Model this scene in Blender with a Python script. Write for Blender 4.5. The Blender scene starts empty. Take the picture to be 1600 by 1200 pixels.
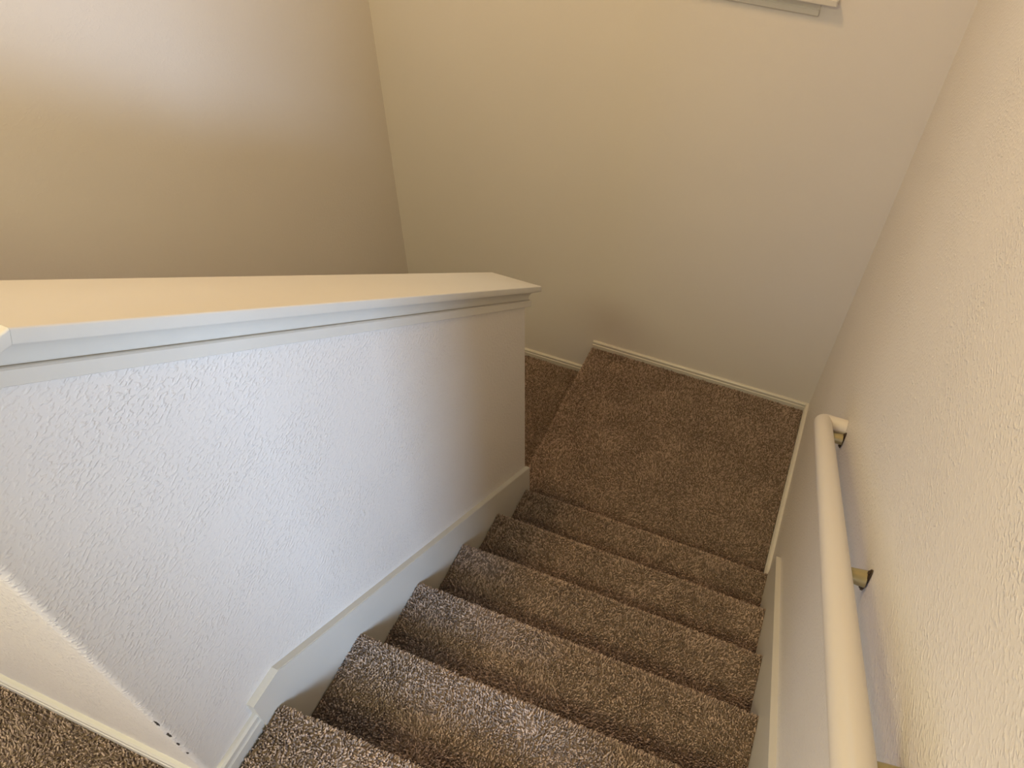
import bpy, bmesh, math
from mathutils import Vector, Matrix
S = bpy.context.scene
COL = S.collection

# ------------------------------------------------------------------ camera
YAW, PIT, ROL = -0.34177, -0.84348, 0.04977
CAM = Vector((0.73526, -0.35999, 1.68717))
fw = Vector((math.sin(YAW)*math.cos(PIT), math.cos(YAW)*math.cos(PIT), math.sin(PIT)))
rt = Vector((math.cos(YAW), -math.sin(YAW), 0))
up = rt.cross(fw)
cr, sr = math.cos(ROL), math.sin(ROL)
rt, up = rt*cr + up*sr, up*cr - rt*sr
cd = bpy.data.cameras.new('camera'); cam = bpy.data.objects.new('camera', cd); COL.objects.link(cam)
cd.sensor_width = 36.0; cd.lens = 1187.04/1600*36
cd.shift_x = -73.81/1600; cd.shift_y = 30.0/1600
cd.clip_start = 0.01
cam.matrix_world = Matrix(((rt.x, up.x, -fw.x, CAM.x), (rt.y, up.y, -fw.y, CAM.y), (rt.z, up.z, -fw.z, CAM.z), (0, 0, 0, 1)))
S.camera = cam

# ------------------------------------------------------------------ light and exposure
S.view_settings.view_transform = 'Standard'; S.view_settings.look = 'None'
S.view_settings.gamma = 1.0; S.view_settings.exposure = -0.1; S.view_settings.use_curve_mapping = False
w = bpy.data.worlds.new('world'); S.world = w; w.use_nodes = True
w.node_tree.nodes['Background'].inputs[0].default_value = (0.62, 0.72, 0.9, 1)
w.node_tree.nodes['Background'].inputs[1].default_value = 0.3


def area(name, loc, target, sx, sy, power, color, shape='RECTANGLE'):
    l = bpy.data.lights.new(name, 'AREA'); l.shape = shape; l.size = sx
    if shape == 'RECTANGLE': l.size_y = sy
    l.energy = power; l.color = color
    o = bpy.data.objects.new(name, l); COL.objects.link(o); o.location = loc
    o.rotation_euler = (Vector(target) - Vector(loc)).to_track_quat('-Z', 'Y').to_euler()
    return o


area('ceiling_lamp_light', (-0.38, 1.25, 2.76), (-0.38, 1.25, 0), 0.40, 0.40, 31, (1.0, 0.62, 0.27), 'DISK')
area('hall_lamp_light', (-0.20, -1.60, 2.76), (-0.20, -1.60, 0), 0.80, 0.80, 54, (1.0, 0.89, 0.50), 'DISK')
area('side_window_light', (2.385, -1.30, 1.40), (0.0, 0.1, 0.0), 0.45, 0.5, 104, (0.53, 0.71, 1.0))
area('stair_window_light', (-0.055, 2.62, 1.33), (-0.055, 0.6, 0.6), 1.2, 1.0, 6, (0.50, 0.85, 1.0))
area('added_hall_fill_light', (-0.45, -2.97, 1.10), (-0.45, 0.0, 0.3), 1.0, 1.0, 20, (0.46, 0.52, 1.0))  # added bluish fill for the guard wall face and upper floor

# ------------------------------------------------------------------ measures
RISE, RUN, W, TL = 0.19, 0.2696, 1.0285, 0.018
XR = W + TL                 # right wall surface
XL = -1.185                 # left wall surface
YF = 2.4374                 # far baseboard face
YW = YF + 0.013             # far wall surface
YE = 1.3835                 # far end of the half wall
ZL = -5*RISE - 0.1784       # landing
ZL2 = -1.335                # landing one step down
XN = -0.0886                # landing nosing on the left
HX0, HX1 = -0.120, -0.018   # half wall thickness
YG = -0.182                 # near face of the guard wall
CEIL = 2.9
PIL = 0.008                 # pile height


# ------------------------------------------------------------------ helpers
def mat(name, col, rough=0.6, spec=0.3):
    m = bpy.data.materials.new(name); m.use_nodes = True
    b = m.node_tree.nodes['Principled BSDF']
    b.inputs['Base Color'].default_value = (*col, 1); b.inputs['Roughness'].default_value = rough
    b.inputs['Specular IOR Level'].default_value = spec
    return m, m.node_tree, b


def node(nt, t, **kw):
    n = nt.nodes.new(t)
    for k, v in kw.items(): setattr(n, k, v)
    return n


def tint(nt, b, col, amount, scale, coord='Object', detail=4):
    tc = node(nt, 'ShaderNodeTexCoord'); nz = node(nt, 'ShaderNodeTexNoise')
    nz.inputs['Scale'].default_value = scale; nz.inputs['Detail'].default_value = detail
    nt.links.new(tc.outputs[coord], nz.inputs['Vector'])
    mx = node(nt, 'ShaderNodeMix', data_type='RGBA')
    mx.inputs['A'].default_value = (*[c*(1-amount) for c in col], 1)
    mx.inputs['B'].default_value = (*[min(1, c*(1+amount)) for c in col], 1)
    nt.links.new(nz.outputs['Fac'], mx.inputs['Factor'])
    nt.links.new(mx.outputs['Result'], b.inputs['Base Color'])
    return tc, mx


def wall_paint(name, col, strength=0.35, dist=0.0016, rough=0.42):
    m, nt, b = mat(name, col, rough, 0.35)
    tc, mx = tint(nt, b, col, 0.025, 2.2)
    mp = node(nt, 'ShaderNodeMapping'); mp.inputs['Scale'].default_value = (1, 0.6, 1)
    nt.links.new(tc.outputs['Object'], mp.inputs['Vector'])
    # knock-down plaster: flattened blobs over a fine orange peel
    n1 = node(nt, 'ShaderNodeTexNoise'); n1.inputs['Scale'].default_value = 170; n1.inputs['Detail'].default_value = 1.5
    n1.inputs['Distortion'].default_value = 0.2
    n2 = node(nt, 'ShaderNodeTexNoise'); n2.inputs['Scale'].default_value = 9; n2.inputs['Detail'].default_value = 2
    for n in (n1, n2): nt.links.new(mp.outputs[0], n.inputs['Vector'])
    r1 = node(nt, 'ShaderNodeMapRange', interpolation_type='SMOOTHSTEP')
    r1.inputs['From Min'].default_value = 0.46; r1.inputs['From Max'].default_value = 0.72
    nt.links.new(n1.outputs['Fac'], r1.inputs['Value'])
    r2 = node(nt, 'ShaderNodeMapRange'); r2.inputs['From Min'].default_value = 0.35; r2.inputs['From Max'].default_value = 0.65
    r2.inputs['To Min'].default_value = 0.35
    nt.links.new(n2.outputs['Fac'], r2.inputs['Value'])
    mu = node(nt, 'ShaderNodeMath', operation='MULTIPLY')
    nt.links.new(r1.outputs[0], mu.inputs[0]); nt.links.new(r2.outputs[0], mu.inputs[1])
    bp = node(nt, 'ShaderNodeBump'); bp.inputs['Strength'].default_value = strength; bp.inputs['Distance'].default_value = dist
    nt.links.new(mu.outputs[0], bp.inputs['Height']); nt.links.new(bp.outputs[0], b.inputs['Normal'])
    return m, nt, b, tc, mx


def spots(nt, b, tc, src, pts, dark):
    """small marks at object-space points: (centre, radii) ellipses, broken up by noise"""
    nz = node(nt, 'ShaderNodeTexNoise'); nz.inputs['Scale'].default_value = 260
    nt.links.new(tc.outputs['Object'], nz.inputs['Vector'])
    cur = src
    for c, r in pts:
        mp = node(nt, 'ShaderNodeMapping', vector_type='TEXTURE')
        mp.inputs['Location'].default_value = c; mp.inputs['Scale'].default_value = r
        nt.links.new(tc.outputs['Object'], mp.inputs['Vector'])
        ln = node(nt, 'ShaderNodeVectorMath', operation='LENGTH'); nt.links.new(mp.outputs[0], ln.inputs[0])
        ad = node(nt, 'ShaderNodeMath', operation='ADD'); nt.links.new(ln.outputs['Value'], ad.inputs[0]); nt.links.new(nz.outputs['Fac'], ad.inputs[1])
        lt = node(nt, 'ShaderNodeMath', operation='LESS_THAN'); nt.links.new(ad.outputs[0], lt.inputs[0]); lt.inputs[1].default_value = 1.12
        mx = node(nt, 'ShaderNodeMix', data_type='RGBA'); mx.inputs['B'].default_value = (*dark, 1)
        nt.links.new(lt.outputs[0], mx.inputs['Factor']); nt.links.new(cur, mx.inputs['A'])
        cur = mx.outputs['Result']
    nt.links.new(cur, b.inputs['Base Color'])


def obj(name, bm, m, parent=None, smooth=False):
    me = bpy.data.meshes.new(name)
    bmesh.ops.recalc_face_normals(bm, faces=bm.faces)
    bm.to_mesh(me); bm.free()
    if m: me.materials.append(m)
    if smooth:
        for p in me.polygons: p.use_smooth = True
        me.set_sharp_from_angle(angle=math.radians(35)) if hasattr(me, 'set_sharp_from_angle') else None
    o = bpy.data.objects.new(name, me); COL.objects.link(o)
    if parent: o.parent = parent
    return o


def box(bm, x0, x1, y0, y1, z0, z1):
    v = [bm.verts.new((x, y, z)) for x in (x0, x1) for y in (y0, y1) for z in (z0, z1)]
    for f in ((0, 1, 3, 2), (4, 6, 7, 5), (0, 4, 5, 1), (2, 3, 7, 6), (0, 2, 6, 4), (1, 5, 7, 3)): bm.faces.new([v[i] for i in f])


def prism(bm, pts, fn, a, b):
    """polygon pts (u, v) swept between stations a and b; fn(u, v, s) -> xyz"""
    A = [bm.verts.new(fn(u, v, a)) for u, v in pts]; B = [bm.verts.new(fn(u, v, b)) for u, v in pts]
    n = len(pts)
    for i in range(n): bm.faces.new((A[i], A[(i+1) % n], B[(i+1) % n], B[i]))
    bm.faces.new(A); bm.faces.new(B[::-1])


def struct(name, bm, m, parent=None, smooth=False):
    o = obj(name, bm, m, parent, smooth)
    if not parent: o['kind'] = 'structure'
    return o


def empty(name, loc, label=None, cat=None, group=None, kind=None):
    o = bpy.data.objects.new(name, None); COL.objects.link(o); o.location = loc; o.empty_display_size = 0.05
    if label: o['label'] = label
    if cat: o['category'] = cat
    if group: o['group'] = group
    if kind: o['kind'] = kind
    return o


def under(parent, o):
    """parent without moving"""
    o.parent = parent; o.matrix_parent_inverse = Matrix.Translation(parent.location).inverted()
    return o


# ------------------------------------------------------------------ materials
WALLC = (0.74, 0.71, 0.665)
M_wall = wall_paint('wall_paint', WALLC, 0.68, 0.0019)[0]
M_wall_far = wall_paint('wall_paint_soft', WALLC, 0.22, 0.0012)[0]
M_ceiling = wall_paint('ceiling_paint', (0.78, 0.76, 0.72), 0.3, 0.002)[0]
m_, nt_, b_, tc_, mx_ = wall_paint('wall_paint_guard', WALLC, 0.68, 0.0019)
spots(nt_, b_, tc_, mx_.outputs['Result'],
      [((-0.0215, YG + 0.0035, 0.345), (0.006, 0.0022, 0.022)), ((-0.0215, YG + 0.0035, 0.287), (0.007, 0.003, 0.020)),
       ((-0.0215, YG + 0.0035, 0.240), (0.006, 0.0025, 0.012)), ((-0.0215, YG + 0.0035, 0.190), (0.005, 0.0025, 0.009))], (0.05, 0.045, 0.04))
M_mid = m_


def trim_paint(name, col, rough=0.34):
    m, nt, b = mat(name, col, rough, 0.45)
    tc, mx = tint(nt, b, col, 0.02, 14)
    nz = node(nt, 'ShaderNodeTexNoise'); nz.inputs['Scale'].default_value = 30; nz.inputs['Detail'].default_value = 3
    nt.links.new(tc.outputs['Object'], nz.inputs['Vector'])
    bp = node(nt, 'ShaderNodeBump'); bp.inputs['Strength'].default_value = 0.12; bp.inputs['Distance'].default_value = 0.0015
    nt.links.new(nz.outputs['Fac'], bp.inputs['Height']); nt.links.new(bp.outputs[0], b.inputs['Normal'])
    return m, nt, b, tc, mx


TRIMC = (0.64, 0.62, 0.56)
M_trim = trim_paint('trim_gloss_paint', TRIMC)[0]
m_, nt_, b_, tc_, mx_ = trim_paint('handrail_paint', (0.65, 0.61, 0.55), 0.3)
spots(nt_, b_, tc_, mx_.outputs['Result'],
      [((0.978, 0.155, 0.706), (0.0075, 0.0022, 0.01)), ((0.968, 0.055, 0.766), (0.002, 0.002, 0.01))], (0.22, 0.13, 0.07))
M_rail = m_
M_brass = mat('aged_brass', (0.40, 0.34, 0.17), 0.38, 0.5)[0]; M_brass.node_tree.nodes['Principled BSDF'].inputs['Metallic'].default_value = 0.55
tint(M_brass.node_tree, M_brass.node_tree.nodes['Principled BSDF'], (0.40, 0.34, 0.17), 0.15, 60)
M_dark = mat('dark_bronze_and_shade', (0.07, 0.045, 0.025), 0.35, 0.5)[0]; M_dark.node_tree.nodes['Principled BSDF'].inputs['Metallic'].default_value = 0.6  # bronze of the screws; on bracket plates it paints in shadow edges
tint(M_dark.node_tree, M_dark.node_tree.nodes['Principled BSDF'], (0.07, 0.045, 0.025), 0.2, 90)
CARC = (0.345, 0.268, 0.215)
M_back, nt_, b_ = mat('carpet_backing', (0.19, 0.14, 0.10), 0.95, 0.05); tint(nt_, b_, (0.19, 0.14, 0.10), 0.3, 120)
M_yarn, nt_, b_ = mat('carpet_yarn', CARC, 0.9, 0.08)
at = node(nt_, 'ShaderNodeAttribute', attribute_type='INSTANCER', attribute_name='tone')
rp = node(nt_, 'ShaderNodeValToRGB'); rp.color_ramp.elements[0].color = (CARC[0]*0.50, CARC[1]*0.47, CARC[2]*0.45, 1)
rp.color_ramp.elements[1].color = (CARC[0]*1.75, CARC[1]*1.72, CARC[2]*1.70, 1)
e = rp.color_ramp.elements.new(0.5); e.color = (*CARC, 1)
nt_.links.new(at.outputs['Fac'], rp.inputs[0]); nt_.links.new(rp.outputs[0], b_.inputs['Base Color'])
M_glass = bpy.data.materials.new('window_glass'); M_glass.use_nodes = True
nt_ = M_glass.node_tree; nt_.nodes.clear()
o_ = node(nt_, 'ShaderNodeOutputMaterial'); mixs = node(nt_, 'ShaderNodeMixShader'); tr = node(nt_, 'ShaderNodeBsdfTransparent'); gl = node(nt_, 'ShaderNodeBsdfGlossy')
gl.inputs['Roughness'].default_value = 0.02; fr = node(nt_, 'ShaderNodeFresnel'); fr.inputs['IOR'].default_value = 1.45
nt_.links.new(fr.outputs[0], mixs.inputs[0]); nt_.links.new(tr.outputs[0], mixs.inputs[1]); nt_.links.new(gl.outputs[0], mixs.inputs[2]); nt_.links.new(mixs.outputs[0], o_.inputs[0])
M_lampglass, nt_, b_ = mat('lamp_glass', (0.9, 0.85, 0.75), 0.3); b_.inputs['Emission Color'].default_value = (1, 0.78, 0.5, 1); b_.inputs['Emission Strength'].default_value = 1.0


# ------------------------------------------------------------------ carpet pile
def pile_nodes(name, density, dmin, seed):
    ng = bpy.data.node_groups.new(name, 'GeometryNodeTree')
    ng.interface.new_socket('Geometry', in_out='INPUT', socket_type='NodeSocketGeometry')
    ng.interface.new_socket('Geometry', in_out='OUTPUT', socket_type='NodeSocketGeometry')
    N = ng.nodes.new; L = ng.links.new
    gi, go = N('NodeGroupInput'), N('NodeGroupOutput')
    dp = N('GeometryNodeDistributePointsOnFaces'); dp.distribute_method = 'POISSON'
    dp.inputs['Distance Min'].default_value = dmin; dp.inputs['Density Max'].default_value = density; dp.inputs['Seed'].default_value = seed
    L(gi.outputs[0], dp.inputs['Mesh'])
    rv = N('FunctionNodeRandomValue'); rv.data_type = 'FLOAT_VECTOR'
    rv.inputs[0].default_value = (-0.5,)*3; rv.inputs[1].default_value = (0.5,)*3; rv.inputs['Seed'].default_value = seed+1
    pos = N('GeometryNodeInputPosition')
    nz = N('ShaderNodeTexNoise'); nz.inputs['Scale'].default_value = 6.5; nz.inputs['Detail'].default_value = 3
    L(pos.outputs[0], nz.inputs['Vector'])
    sb = N('ShaderNodeVectorMath'); sb.operation = 'SUBTRACT'; sb.inputs[1].default_value = (0.5, 0.5, 0.5); L(nz.outputs['Color'], sb.inputs[0])
    sc = N('ShaderNodeVectorMath'); sc.operation = 'SCALE'; sc.inputs['Scale'].default_value = 3.2; L(sb.outputs[0], sc.inputs[0])
    a1 = N('ShaderNodeVectorMath'); a1.operation = 'ADD'; L(dp.outputs['Normal'], a1.inputs[0]); L(rv.outputs[0], a1.inputs[1])
    a2 = N('ShaderNodeVectorMath'); a2.operation = 'ADD'; L(a1.outputs[0], a2.inputs[0]); L(sc.outputs[0], a2.inputs[1])
    al = N('FunctionNodeAlignRotationToVector'); al.axis = 'Z'; L(a2.outputs[0], al.inputs['Vector'])
    cone = N('GeometryNodeMeshCone'); cone.fill_type = 'TRIANGLE_FAN'
    cone.inputs['Vertices'].default_value = 5; cone.inputs['Side Segments'].default_value = 2
    cone.inputs['Radius Top'].default_value = 0.0014; cone.inputs['Radius Bottom'].default_value = 0.0021; cone.inputs['Depth'].default_value = PIL
    sm = N('GeometryNodeSetMaterial'); sm.inputs['Material'].default_value = M_yarn; L(cone.outputs['Mesh'], sm.inputs['Geometry'])
    rs = N('FunctionNodeRandomValue'); rs.data_type = 'FLOAT'; rs.inputs[2].default_value = 0.75; rs.inputs[3].default_value = 1.25; rs.inputs['Seed'].default_value = seed+2
    ip = N('GeometryNodeInstanceOnPoints')
    L(dp.outputs['Points'], ip.inputs['Points']); L(sm.outputs[0], ip.inputs['Instance']); L(al.outputs[0], ip.inputs['Rotation']); L(rs.outputs[1], ip.inputs['Scale'])
    st = N('GeometryNodeStoreNamedAttribute'); st.data_type = 'FLOAT'; st.domain = 'INSTANCE'; st.inputs['Name'].default_value = 'tone'
    rt_ = N('FunctionNodeRandomValue'); rt_.data_type = 'FLOAT'; rt_.inputs['Seed'].default_value = seed+3
    L(ip.outputs[0], st.inputs['Geometry']); L(rt_.outputs[1], st.inputs['Value']); L(st.outputs[0], go.inputs[0])
    return ng


NG_PILE = pile_nodes('pile_tufts', 100000, 0.0034, 3)


def pile(bm, parent):
    me = bpy.data.meshes.new('carpet_pile'); bm.to_mesh(me); bm.free(); me.materials.append(M_yarn)
    o = bpy.data.objects.new('carpet_pile', me); COL.objects.link(o); o['kind'] = 'stuff'
    under(parent, o)
    md = o.modifiers.new('tufts', 'NODES'); md.node_group = NG_PILE
    return o


def sheet(bm, line, fn, a, b):
    """open strip along a polyline of (u, v), outward side up"""
    A = [bm.verts.new(fn(u, v, a)) for u, v in line]; B = [bm.verts.new(fn(u, v, b)) for u, v in line]
    for i in range(len(line)-1):
        f = bm.faces.new((A[i], B[i], B[i+1], A[i+1]))


def nose_line(y0, yn, z, zlow, R=0.020, setback=0.018, inset=0.0):
    """tread from y0 to the nose, round the nose and down the riser; (y, z) points"""
    cy, cz = yn - R*0.77, z - R*0.64
    r = R - inset
    L = [(y0, cz + r)]
    for i in range(9):
        t = math.radians(90 - 180*i/8)
        L.append((cy + r*math.cos(t), cz + r*math.sin(t)))
    ry = yn - setback - inset - 0.012
    L.append((min(ry, L[-1][0] - 0.001), cz - r - 0.002)); L.append((min(ry, L[-2][0]), zlow))
    return L


def make_step(root, k, y0, yn, z, zlow, fn, a, b, name='step', thick=True):
    base = nose_line(y0, yn, z, zlow, inset=0.0065)
    bm = bmesh.new()
    poly = base + [(y0, zlow)]
    prism(bm, poly, fn, a, b)
    st = under(root, obj(name, bm, M_back))
    bm = bmesh.new(); sheet(bm, nose_line(y0, yn, z, zlow + 0.004, inset=0.0055), fn, a + 0.002 if a < b else a - 0.002, b - 0.002 if a < b else b + 0.002)
    bmesh.ops.recalc_face_normals(bm, faces=bm.faces)
    # make the tread face look up
    bm.faces.ensure_lookup_table()
    if bm.faces[0].normal.z < 0: bmesh.ops.reverse_faces(bm, faces=bm.faces)
    pile(bm, st)
    return st


stair = empty('staircase', (W/2, 0.7, ZL), 'straight flight of brown carpeted stairs going down beside the handrail to the square landing', 'staircase')
fnY = lambda u, v, s: (s, u, v)
for k in range(0, 6):
    y0 = (k-1)*RUN - 0.03 if k else -0.16
    yn = k*RUN if k < 5 else 1.3434
    if k == 0: continue
    make_step(stair, k, y0, yn, -k*RISE, -(k+1)*RISE if k < 5 else ZL, fnY, 0.0, W)
# landing: big square, carpet turned over its left edge
T = 0.0065
bm = bmesh.new()
lineX = nose_line(-W, -XN, ZL, ZL2, inset=T)       # u runs to -x
prism(bm, lineX + [(-W, ZL2)], lambda u, v, s: (-u, s, v), YE + 0.0, YF)
box(bm, 0.0, W, 1.29, YE, ZL-0.1, ZL - 0.0058)
land = struct('floor_landing', bm, M_back)
bm = bmesh.new(); sheet(bm, nose_line(-W, -XN, ZL, ZL2 + 0.004, inset=0.0055), lambda u, v, s: (-u, s, v), YE + 0.002, YF - 0.001)
bmesh.ops.recalc_face_normals(bm, faces=bm.faces); bm.faces.ensure_lookup_table()
if bm.faces[0].normal.z < 0: bmesh.ops.reverse_faces(bm, faces=bm.faces)
v = [bm.verts.new(p) for p in ((0.002, 1.30, ZL-0.005), (W-0.002, 1.30, ZL-0.005), (W-0.002, YE+0.002, ZL-0.005), (0.002, YE+0.002, ZL-0.005))]
bm.faces.new(v)
pile(bm, land)

# lower flight: landing one step down, then stairs returning behind the half wall
low = empty('staircase', (-0.65, 1.9, ZL2 - 0.1), 'darker carpeted step and lower flight dropping away left of the landing behind the half wall', 'staircase')
fnR = lambda u, v, s: (s, -u, v)
XR2, XL2 = -0.132, XL + 0.014
bm = bmesh.new(); box(bm, XL + 0.001, XN - 0.03, YE + 0.001, YF, ZL2 - 0.19, ZL2 - 0.0058)
l2 = under(low, obj('landing', bm, M_back))
bm = bmesh.new(); v = [bm.verts.new(p) for p in ((XL+0.015, YE, ZL2-0.005), (XN-0.02, YE, ZL2-0.005), (XN-0.02, YF-0.002, ZL2-0.005), (XL+0.015, YF-0.002, ZL2-0.005))]
bm.faces.new(v); pile(bm, l2)
for k in range(5):
    make_step(low, k, -(YE - k*RUN) - 0.02 if k else -(YE + 0.0), -(YE - 0.03 - (k+1)*RUN), ZL2 - k*RISE if k == 0 else ZL2 - k*RISE, ZL2 - (k+1)*RISE, fnR, XL2, XR2)
LOWZ = ZL2 - 5*RISE

# ------------------------------------------------------------------ floors
def carpet_floor(name, rects, z, pile_rects, nose=False):
    bm = bmesh.new()
    for r in rects: box(bm, *r, z - 0.22, z - 0.0058)
    o = struct(name, bm, M_back)
    if pile_rects:
        bm = bmesh.new()
        for x0, x1, y0, y1 in pile_rects:
            bm.faces.new([bm.verts.new(p) for p in ((x0, y0, z-0.005), (x1, y0, z-0.005), (x1, y1, z-0.005), (x0, y1, z-0.005))])
        if nose:
            sheet(bm, nose_line(-0.06, 0.0, 0.0, -RISE + 0.004, inset=0.0055), fnY, 0.002, W - 0.002)
        pile(bm, o)
    return o


bm = bmesh.new()
for r in ((XL, 2.4, -3.0, YG), (0.0, W, YG, -0.06), (1.167, 2.4, YG, 1.0)): box(bm, *r, -0.22, -0.0058)
prism(bm, nose_line(-0.06, 0.0, 0.0, -RISE, inset=0.0065) + [(-0.06, -RISE)], fnY, 0.0, W)
fl = struct('floor', bm, M_back)
bm = bmesh.new()
for x0, x1, y0, y1 in ((XL+0.014, 1.9, -1.0, YG-0.0145), (0.0, W, YG-0.0145, -0.06)):
    bm.faces.new([bm.verts.new(p) for p in ((x0, y0, -0.005), (x1, y0, -0.005), (x1, y1, -0.005), (x0, y1, -0.005))])
b2 = bmesh.new(); sheet(b2, nose_line(-0.06, 0.0, 0.0, -RISE + 0.004, inset=0.0055), fnY, 0.002, W - 0.002)
bmesh.ops.recalc_face_normals(b2, faces=b2.faces); b2.faces.ensure_lookup_table()
if b2.faces[0].normal.z < 0: bmesh.ops.reverse_faces(b2, faces=b2.faces)
tmp = bpy.data.meshes.new('t'); b2.to_mesh(tmp); b2.free(); bm.from_mesh(tmp); bpy.data.meshes.remove(tmp)
pile(bm, fl)
bm = bmesh.new(); box(bm, XL, XR2, YG, YE - 5*RUN + 0.3, LOWZ - 0.1, LOWZ)
struct('floor_lower', bm, M_back)

# ------------------------------------------------------------------ walls
ZB = LOWZ - 0.1
WX0, WX1, WZ0, WZ1 = -0.70, 0.59, 0.745, 1.92       # stair window opening
bm = bmesh.new()
box(bm, XL - 0.12, WX0, YW, YW + 0.14, ZB, CEIL); box(bm, WX1, XR + 0.12, YW, YW + 0.14, ZB, CEIL)
box(bm, WX0, WX1, YW, YW + 0.14, ZB, WZ0); box(bm, WX0, WX1, YW, YW + 0.14, WZ1, CEIL)
struct('wall_far', bm, M_wall_far)
bm = bmesh.new(); box(bm, XL - 0.12, XL, -3.0, YW, ZB, CEIL); struct('wall_left', bm, M_wall_far)
XS = 2.4
YRW = -0.13                                          # near end of the right wall
bm = bmesh.new(); box(bm, XR, XR + 0.12, YRW, YW, ZL2, CEIL)
wr = struct('wall_right', bm, M_wall)
bm = bmesh.new(); box(bm, XR, XR + 0.12, -3.0, -0.66, 0, CEIL); box(bm, XR, XR+0.12, -0.66, YRW, 2.05, CEIL); struct('wall_hall', bm, M_wall)  # unseen opening, shaped narrow so its jamb cuts off the side light
NX0, NX1, NZ0, NZ1 = -1.0, 0.1, 0.55, 1.65             # unseen window added behind the camera for the bluish fill
bm = bmesh.new()
box(bm, XL, NX0, -3.12, -3.0, 0, CEIL); box(bm, NX1, XS, -3.12, -3.0, 0, CEIL); box(bm, NX0, NX1, -3.12, -3.0, 0, NZ0); box(bm, NX0, NX1, -3.12, -3.0, NZ1, CEIL)
struct('wall_near', bm, M_wall_far)
bm = bmesh.new()
SX0, SX1, SZ0, SZ1 = -1.68, -0.92, 0.72, 1.78           # side room window (y range, z range)
box(bm, XS, XS + 0.12, -3.0, SX0, 0, CEIL); box(bm, XS, XS + 0.12, SX1, 1.12, 0, CEIL); box(bm, XS, XS + 0.12, SX0, SX1, 0, SZ0); box(bm, XS, XS + 0.12, SX0, SX1, SZ1, CEIL)
struct('wall_side', bm, M_wall_far)
bm = bmesh.new(); box(bm, XR + 0.12, XS, 1.0, 1.12, 0, CEIL); struct('wall_side_room', bm, M_wall_far)
bm = bmesh.new(); box(bm, XL - 0.12, 2.52, -3.12, YW + 0.14, CEIL, CEIL + 0.1); struct('ceiling', bm, M_ceiling)

# half wall beside the stairs, its level part and the guard wall turning left
CZ0, CP = 1.1207, 0.7201
capz = lambda y: CZ0 - CP*y
YK = -0.030
GT = CZ0 - CP*YK                                      # top of level cap
MS = 0.31                                             # mitre lean between level and sloping cap
MH = 1 - CP*MS
under_t = 0.024
bm = bmesh.new()
pts = [(YE, ZB), (YE, capz(YE) - under_t), (YK - MS*under_t, GT - under_t*MH), (YK - MS*under_t - 0.001, GT - under_t*MH), (YG, GT - under_t*MH), (YG, ZB)]
prism(bm, pts, lambda u, v, s: (s, u, v), HX0, HX1)
bmesh.ops.bevel(bm, geom=[e for e in bm.edges if all(abs(v.co.x - HX1) < 1e-5 for v in e.verts) and abs(e.verts[0].co.z - e.verts[1].co.z) > 0.5 and abs(e.verts[0].co.y - e.verts[1].co.y) < 1e-5], offset=0.012, segments=5, affect='EDGES', profile=0.5)
struct('wall_middle', bm, M_mid, smooth=True)
bm = bmesh.new(); box(bm, XL, HX0, YG, YG + 0.102, ZB, GT - under_t*MH)
struct('wall_guard', bm, M_mid)

# cap on the half wall
cap = empty('wall_cap', (-0.069, 0.6, capz(0.6)-0.1), 'cream painted sloping cap board with moulding running along the top of the half wall', 'wall cap')
CX0, CX1 = HX0 - 0.039, HX1 + 0.039
# profile: (outward distance from the wall face, height below cap top)
BOARD = [(0.039, 0.0018), (0.0373, 0.0), (0, 0.0), (0, -under_t), (0.0375, -under_t), (0.039, -under_t + 0.0015)]
COVE = [(0, -under_t), (0.0275, -under_t), (0.0275, -0.0275)] + [(0.0275 - 0.0215*math.sin(math.radians(a)), -0.0275 - 0.0385*(1-math.cos(math.radians(a)))) for a in (15, 30, 45, 60, 75, 90)] + [(0.0, -0.066)]
BAND = [(0, -0.0665), (0.0120, -0.0665), (0.0145, -0.069), (0.0145, -0.0915), (0.0125, -0.0935), (0, -0.0935)]



zs = lambda x, y: capz(y)
zg = lambda x, y: GT


def run_profile(bm, prof, corners):
    """sweep a profile along plan corners [(x, y, outward x, outward y, ztop)], mitred"""
    rings = []
    for (x, y, ox, oy, zt) in corners:
        ring = []
        for d, h in prof:
            px, py = x + ox*d, y + oy*d
            k = MH if zt is zg else 1.0
            if abs(y - YK) < 1e-6: py = YK + MS*h
            ring.append(bm.verts.new((px, py, zt(px, py) + h*k)))
        rings.append(ring)
    n = len(prof)
    for a, b in zip(rings, rings[1:]):
        for i in range(n): bm.faces.new((a[i], a[(i+1) % n], b[(i+1) % n], b[i]))
    bm.faces.new(rings[0]); bm.faces.new(rings[-1][::-1])


slope_path = [(HX1, YK, 1, 0, zs), (HX1, YE, 1, 1, zs), (HX0, YE, -1, 1, zs), (HX0, YG + 0.102 + 0.04, -1, 0, zs)]
bm = bmesh.new()
r = 0.0016
P = [(CX0, YK), (CX1, YK), (CX1, YE + 0.039), (CX0, YE + 0.039)]
top = [bm.verts.new((x, y, capz(y))) for x, y in P]; bot = [bm.verts.new((x, y if y > 0 else YK - MS*under_t, capz(y) - under_t if y > 0 else GT - under_t*MH)) for x, y in P]
bm.faces.new(top); bm.faces.new(bot[::-1])
for i in range(4): bm.faces.new((top[i], bot[i], bot[(i+1) % 4], top[(i+1) % 4]))
bmesh.ops.bevel(bm, geom=[e for e in bm.edges if not (e.verts[0].co.y < 0 and e.verts[1].co.y < 0)], offset=0.0028, segments=3, affect='EDGES', profile=0.5)
under(cap, obj('cap_board', bm, M_trim, smooth=True))
bm = bmesh.new(); run_profile(bm, COVE, slope_path); under(cap, obj('cove_moulding', bm, M_trim, smooth=True))
bm = bmesh.new(); run_profile(bm, BAND, slope_path); under(cap, obj('moulding_band', bm, M_trim))

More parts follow.
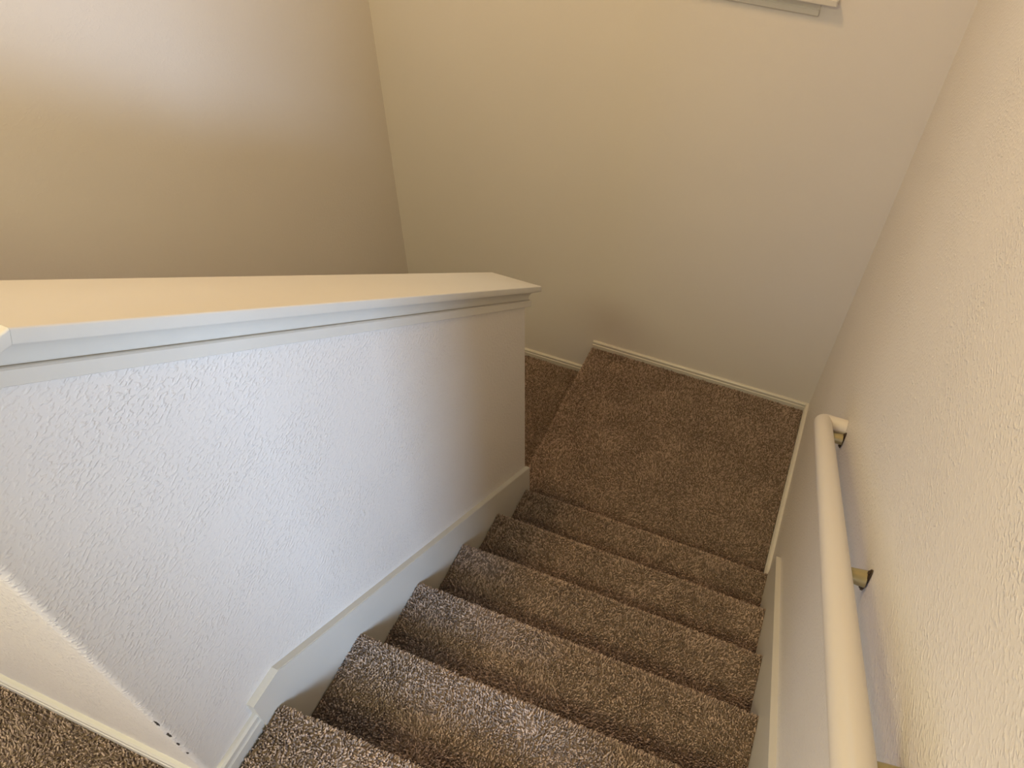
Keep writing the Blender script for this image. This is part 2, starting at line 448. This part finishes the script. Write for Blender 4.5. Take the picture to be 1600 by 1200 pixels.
gcap = empty('wall_cap', (-0.6, YG + 0.05, GT - 0.1), 'level cap board meeting the top end of the sloping cap at its upper corner', 'wall cap')
bm = bmesh.new(); 
tt = under_t*MH
prism(bm, [(YG - 0.039, GT), (YK - 0.0004, GT), (YK - 0.0004 - MS*under_t, GT - tt), (YG - 0.039, GT - tt)], lambda u, v, s_: (s_, u, v), XL, CX1)
bmesh.ops.bevel(bm, geom=[e for e in bm.edges if not (e.verts[0].co.y > -0.05 and e.verts[1].co.y > -0.05)], offset=0.0028, segments=3, affect='EDGES', profile=0.5)
under(gcap, obj('cap_board', bm, M_trim, smooth=True))
gpath = [(XL, YG, 0, -1, zg), (HX1, YG, 1, -1, zg), (HX1, YK, 1, 0, zg)]
bm = bmesh.new(); run_profile(bm, COVE, gpath); under(gcap, obj('cove_moulding', bm, M_trim, smooth=True))
bm = bmesh.new(); run_profile(bm, BAND, gpath); under(gcap, obj('moulding_band', bm, M_trim))

# ------------------------------------------------------------------ skirt boards
SK0 = 0.1316
skz = lambda y: SK0 - RISE/RUN*y
bm = bmesh.new()
prism(bm, [(-0.048, 0.056), (-0.048, 0.106), (0.036, 0.106), (YE, skz(YE)), (YE, ZL - 0.01), (YE - 0.2, ZL-0.01), (0.0, -RISE - 0.15), (-0.048, -0.02)],
      lambda u, v, s: (s, u, v), HX1, -0.0004)
bmesh.ops.bevel(bm, geom=[e for e in bm.edges if all(abs(v.co.x + 0.0004) < 1e-5 for v in e.verts) and e.verts[0].co.z > skz(e.verts[0].co.y) - 0.03 and e.verts[1].co.z > skz(e.verts[1].co.y) - 0.03], offset=0.0015, segments=2, affect='EDGES')
struct('trim_1', bm, M_trim)
bm = bmesh.new()
prism(bm, [(-0.05, 0.106), (0.036, 0.106), (1.348, skz(1.348)), (1.348, ZL), (1.1, ZL - 0.02), (0.0, -RISE - 0.15), (-0.05, -0.02)],
      lambda u, v, s: (s, u, v), W + 0.0004, XR)
struct('trim_2', bm, M_trim)

# ------------------------------------------------------------------ baseboards
def bb_prof(h, t=0.0135):
    return [(0, -0.02), (t, -0.02), (t, h*0.52), (t*0.72, h*0.58), (t*0.70, h*0.66), (t*0.9, h*0.72), (t*0.86, h*0.9), (t*0.55, h), (0, h)]


bm = bmesh.new(); prism(bm, bb_prof(0.047), lambda u, v, s: (s, YW - u, ZL + v), XN + 0.0, XR); struct('baseboard_far', bm, M_trim)
bm = bmesh.new(); prism(bm, bb_prof(0.043), lambda u, v, s: (s, YW - u, ZL2 + v), XL, XN - 0.02); struct('baseboard_far_lower', bm, M_trim)
bm = bmesh.new(); prism(bm, bb_prof(0.050), lambda u, v, s: (XR - u*1.2, s, ZL + v), 1.348, YF); struct('baseboard_right', bm, M_trim)
bm = bmesh.new(); prism(bm, bb_prof(0.043), lambda u, v, s: (XL + u, s, ZL2 + v), YE, YF); struct('baseboard_left_lower', bm, M_trim)
# upper floor: along the guard wall and round the corner to the skirt board
bm = bmesh.new()
prof = bb_prof(0.058)
run_profile(bm, prof, [(XL, YG, 0, -1, lambda x, y: 0), (HX1, YG, 1, -1, lambda x, y: 0), (HX1, -0.048, 1, 0, lambda x, y: 0)])
struct('baseboard_middle', bm, M_trim)

# ------------------------------------------------------------------ windows
def window(name, axis, a0, a1, z0, z1, face, out):
    """axis 'x': opening along x in a wall with inner face y=face; out=+1 outward direction"""
    root = empty(name, ((a0+a1)/2, face, z0) if axis == 'x' else (face, (a0+a1)/2, z0), kind='structure')
    f = (lambda a, d, z: (a, face + out*d, z)) if axis == 'x' else (lambda a, d, z: (face + out*d, a, z))

    def bx(bm, a, b, d0, d1, p, q):
        P, Q = f(a, d0, p), f(b, d1, q)
        box(bm, min(P[0], Q[0]), max(P[0], Q[0]), min(P[1], Q[1]), max(P[1], Q[1]), p, q)
    bm = bmesh.new(); t = 0.045
    bx(bm, a0, a0+t, 0.07, 0.11, z0, z1); bx(bm, a1-t, a1, 0.07, 0.11, z0, z1); bx(bm, a0+t, a1-t, 0.07, 0.11, z0, z0+t); bx(bm, a0+t, a1-t, 0.07, 0.11, z1-t, z1)
    under(root, obj('window_frame', bm, M_trim))
    mid = (a0+a1)/2
    bm = bmesh.new(); bx(bm, mid-0.02, mid+0.02, 0.075, 0.105, z0+t, z1-t); under(root, obj('mullion', bm, M_trim))
    for a, b in ((a0+t, mid-0.02), (mid+0.02, a1-t)):
        bm = bmesh.new(); bx(bm, a, b, 0.088, 0.092, z0+t, z1-t); under(root, obj('pane', bm, M_glass))
    return root


window('window_1', 'x', WX0, WX1, WZ0, WZ1, YW, 1)
window('window_2', 'y', SX0, SX1, SZ0, SZ1, XS, 1)
window('added_fill_window', 'x', NX0, NX1, NZ0, NZ1, -3.0, -1)  # added opening to go with the hall fill light
sill = empty('window_sill', ((WX0+WX1)/2, YW, 0.674), 'cream painted window sill with apron board below, high on the far wall', 'window sill')
bm = bmesh.new(); box(bm, WX0 - 0.05, WX1 + 0.05, YW - 0.040, YW - 0.0002, 0.7225, 0.7445)
bmesh.ops.bevel(bm, geom=[e for e in bm.edges if all(abs(v.co.y - (YW-0.04)) < 1e-5 for v in e.verts) or abs(e.verts[0].co.x - e.verts[1].co.x) < 1e-5 and e.verts[0].co.y != e.verts[1].co.y], offset=0.003, segments=3, affect='EDGES')
st = under(sill, obj('sill_board', bm, M_trim))
bm = bmesh.new(); prism(bm, [(0, 0.674), (0.008, 0.674), (0.012, 0.679), (0.012, 0.695), (0.008, 0.699), (0.010, 0.704), (0.018, 0.7225), (0, 0.7225)], lambda u, v, s: (s, YW - 0.0002 - u, v), WX0 - 0.004, WX1 - 0.002)
under(sill, obj('apron', bm, M_trim))

# ------------------------------------------------------------------ handrail
RX, RZ0, RPC, RR = 0.9775, 0.7870, 0.615, 0.0262
railz = lambda y: RZ0 - RPC*y


def tube(bm, pts, rad, n=20, caps=True):
    rings = []
    up0 = Vector((0, 0, 1))
    for i, p in enumerate(pts):
        p = Vector(p)
        d = (Vector(pts[min(i+1, len(pts)-1)]) - Vector(pts[max(i-1, 0)])).normalized()
        s = d.cross(up0)
        if s.length < 1e-3: s = d.cross(Vector((0, 1, 0)))
        s.normalize(); u = s.cross(d).normalized(); up0 = u
        rr = rad[i] if isinstance(rad, (list, tuple)) else rad
        rings.append([bm.verts.new(p + s*math.cos(2*math.pi*j/n)*rr + u*math.sin(2*math.pi*j/n)*rr) for j in range(n)])
    for a, b in zip(rings, rings[1:]):
        for j in range(n): bm.faces.new((a[j], a[(j+1) % n], b[(j+1) % n], b[j]))
    if caps: bm.faces.new(rings[0][::-1]); bm.faces.new(rings[-1])


YR0, YR1 = -0.07, 1.322
rail = empty('handrail', (XR, 0.63, railz(0.63)), 'round cream painted handrail sloping down the wall beside the stairs on brass brackets', 'handrail')
d = Vector((0, 1, -RPC)).normalized()


def elbow(yc, sgn):
    """mitre-rounded corner at rail end, then straight into the wall"""
    c = Vector((RX, yc, railz(yc))); out = []
    a = c - d*sgn*0.020; b = c + Vector((0.020, 0, 0))
    for i in range(0, 9):
        t = i/8; out.append(a*(1-t)**2 + c*2*t*(1-t) + b*t*t)
    return out


far = elbow(YR1, 1); near = elbow(YR0, -1)
bm = bmesh.new()
pts = [Vector((XR - 0.0008, YR0, railz(YR0)))] + near[::-1] + [Vector((RX, YR0 + (YR1-YR0)*i/6, railz(YR0 + (YR1-YR0)*i/6))) for i in range(1, 6)] + far
rr_ = RR
tube(bm, pts, rr_, 28)
under(rail, obj('rail', bm, M_rail, smooth=True))
bm = bmesh.new(); tube(bm, [far[-1], Vector((XR - 0.0008, YR1, railz(YR1)))], RR*0.99, 28)
under(rail, obj('wall_return', bm, M_rail, smooth=True))
for yb in (0.045, 0.500, 1.275):
    zr = railz(yb)
    zc = zr - 0.032
    bm = bmesh.new()
    # oval wall plate, slightly domed; dark colour stands for its shadow edges
    n = 24; rings = []
    for (rs, dx) in ((1.0, 0.0), (1.0, 0.0025), (0.85, 0.0045), (0.0, 0.0055)):
        if rs: rings.append([bm.verts.new((XR - 0.0006 - dx, yb + 0.011*rs*math.cos(2*math.pi*j/n), zc + 0.034*rs*math.sin(2*math.pi*j/n))) for j in range(n)])
        else: apex = bm.verts.new((XR - 0.0006 - dx, yb, zc))
    for a, b in zip(rings, rings[1:]):
        for j in range(n): bm.faces.new((a[j], a[(j+1) % n], b[(j+1) % n], b[j]))
    bm.faces.new(rings[0][::-1])
    for j in range(n): bm.faces.new((rings[-1][j], rings[-1][(j+1) % n], apex))
    br = under(rail, obj('bracket', bm, M_dark, smooth=True))
    bm = bmesh.new()
    arm = []
    P0, P1, P2 = Vector((XR - 0.003, yb, zc + 0.002)), Vector((RX + 0.012, yb, zc - 0.004)), Vector((RX, yb, zr - RR + 0.002))
    for i in range(11):
        t = i/10; arm.append(P0*(1-t)**2 + P1*2*t*(1-t) + P2*t*t)
    tube(bm, arm, [0.0165 - 0.0085*min(1, i/8)**1.3 for i in range(11)], 16)
    a = obj('arm', bm, M_brass, smooth=True); a.parent = br; a.matrix_parent_inverse = (br.matrix_parent_inverse).copy() if False else Matrix()
    bm = bmesh.new()
    # curved saddle under the rail
    e1 = Vector((1, 0, 0)); e2 = Vector((0, d.z, -d.y)).normalized()
    if e2.z > 0: e2 = -e2
    cc = Vector((RX, yb, zr)); rings = []
    for i in range(7):
        t = math.radians(-40 + 80*i/6); dirn = e1*math.sin(t) + e2*math.cos(t)
        rings.append([bm.verts.new(cc + dirn*(RR + h) + d*s*0.024) for s, h in ((-1, 0.0004), (1, 0.0004), (1, 0.003), (-1, 0.003))])
    for p, q in zip(rings, rings[1:]):
        for j in range(4): bm.faces.new((p[j], p[(j+1) % 4], q[(j+1) % 4], q[j]))
    bm.faces.new(rings[0][::-1]); bm.faces.new(rings[-1])
    s_ = obj('saddle', bm, M_brass); s_.parent = br
    for sg in (-1, 1):
        bm = bmesh.new(); cz = zc + sg*0.0245
        tube(bm, [Vector((XR - 0.0035, yb, cz)), Vector((XR - 0.0065, yb, cz)), Vector((XR - 0.0075, yb, cz))], [0.0042, 0.0042, 0.0022], 12)
        s_ = obj('screw', bm, M_dark, smooth=True); s_.parent = br

# ------------------------------------------------------------------ ceiling lamp
for lx, ly, lr, lab in ((-0.38, 1.25, 0.2, 'round glass ceiling lamp above the lower flight of stairs'), (-0.20, -1.60, 0.42, 'wide round glass ceiling lamp over the upper hall')):
    lamp = empty('ceiling_lamp', (lx, ly, CEIL), lab, 'lamp', 'ceiling lamps')
    bm = bmesh.new(); tube(bm, [Vector((lx, ly, CEIL - 0.0005)), Vector((lx, ly, CEIL - 0.03))], lr + 0.01, 32); under(lamp, obj('lamp_base', bm, M_trim, smooth=True))
    bm = bmesh.new(); tube(bm, [Vector((lx, ly, CEIL - 0.03 - 0.08*math.sin(math.radians(a)))) for a in (0, 20, 40, 60, 80, 89)], [lr*math.cos(math.radians(a)) for a in (0, 20, 40, 60, 80, 89)], 32)
    under(lamp, obj('lamp_shade', bm, M_lampglass, smooth=True))
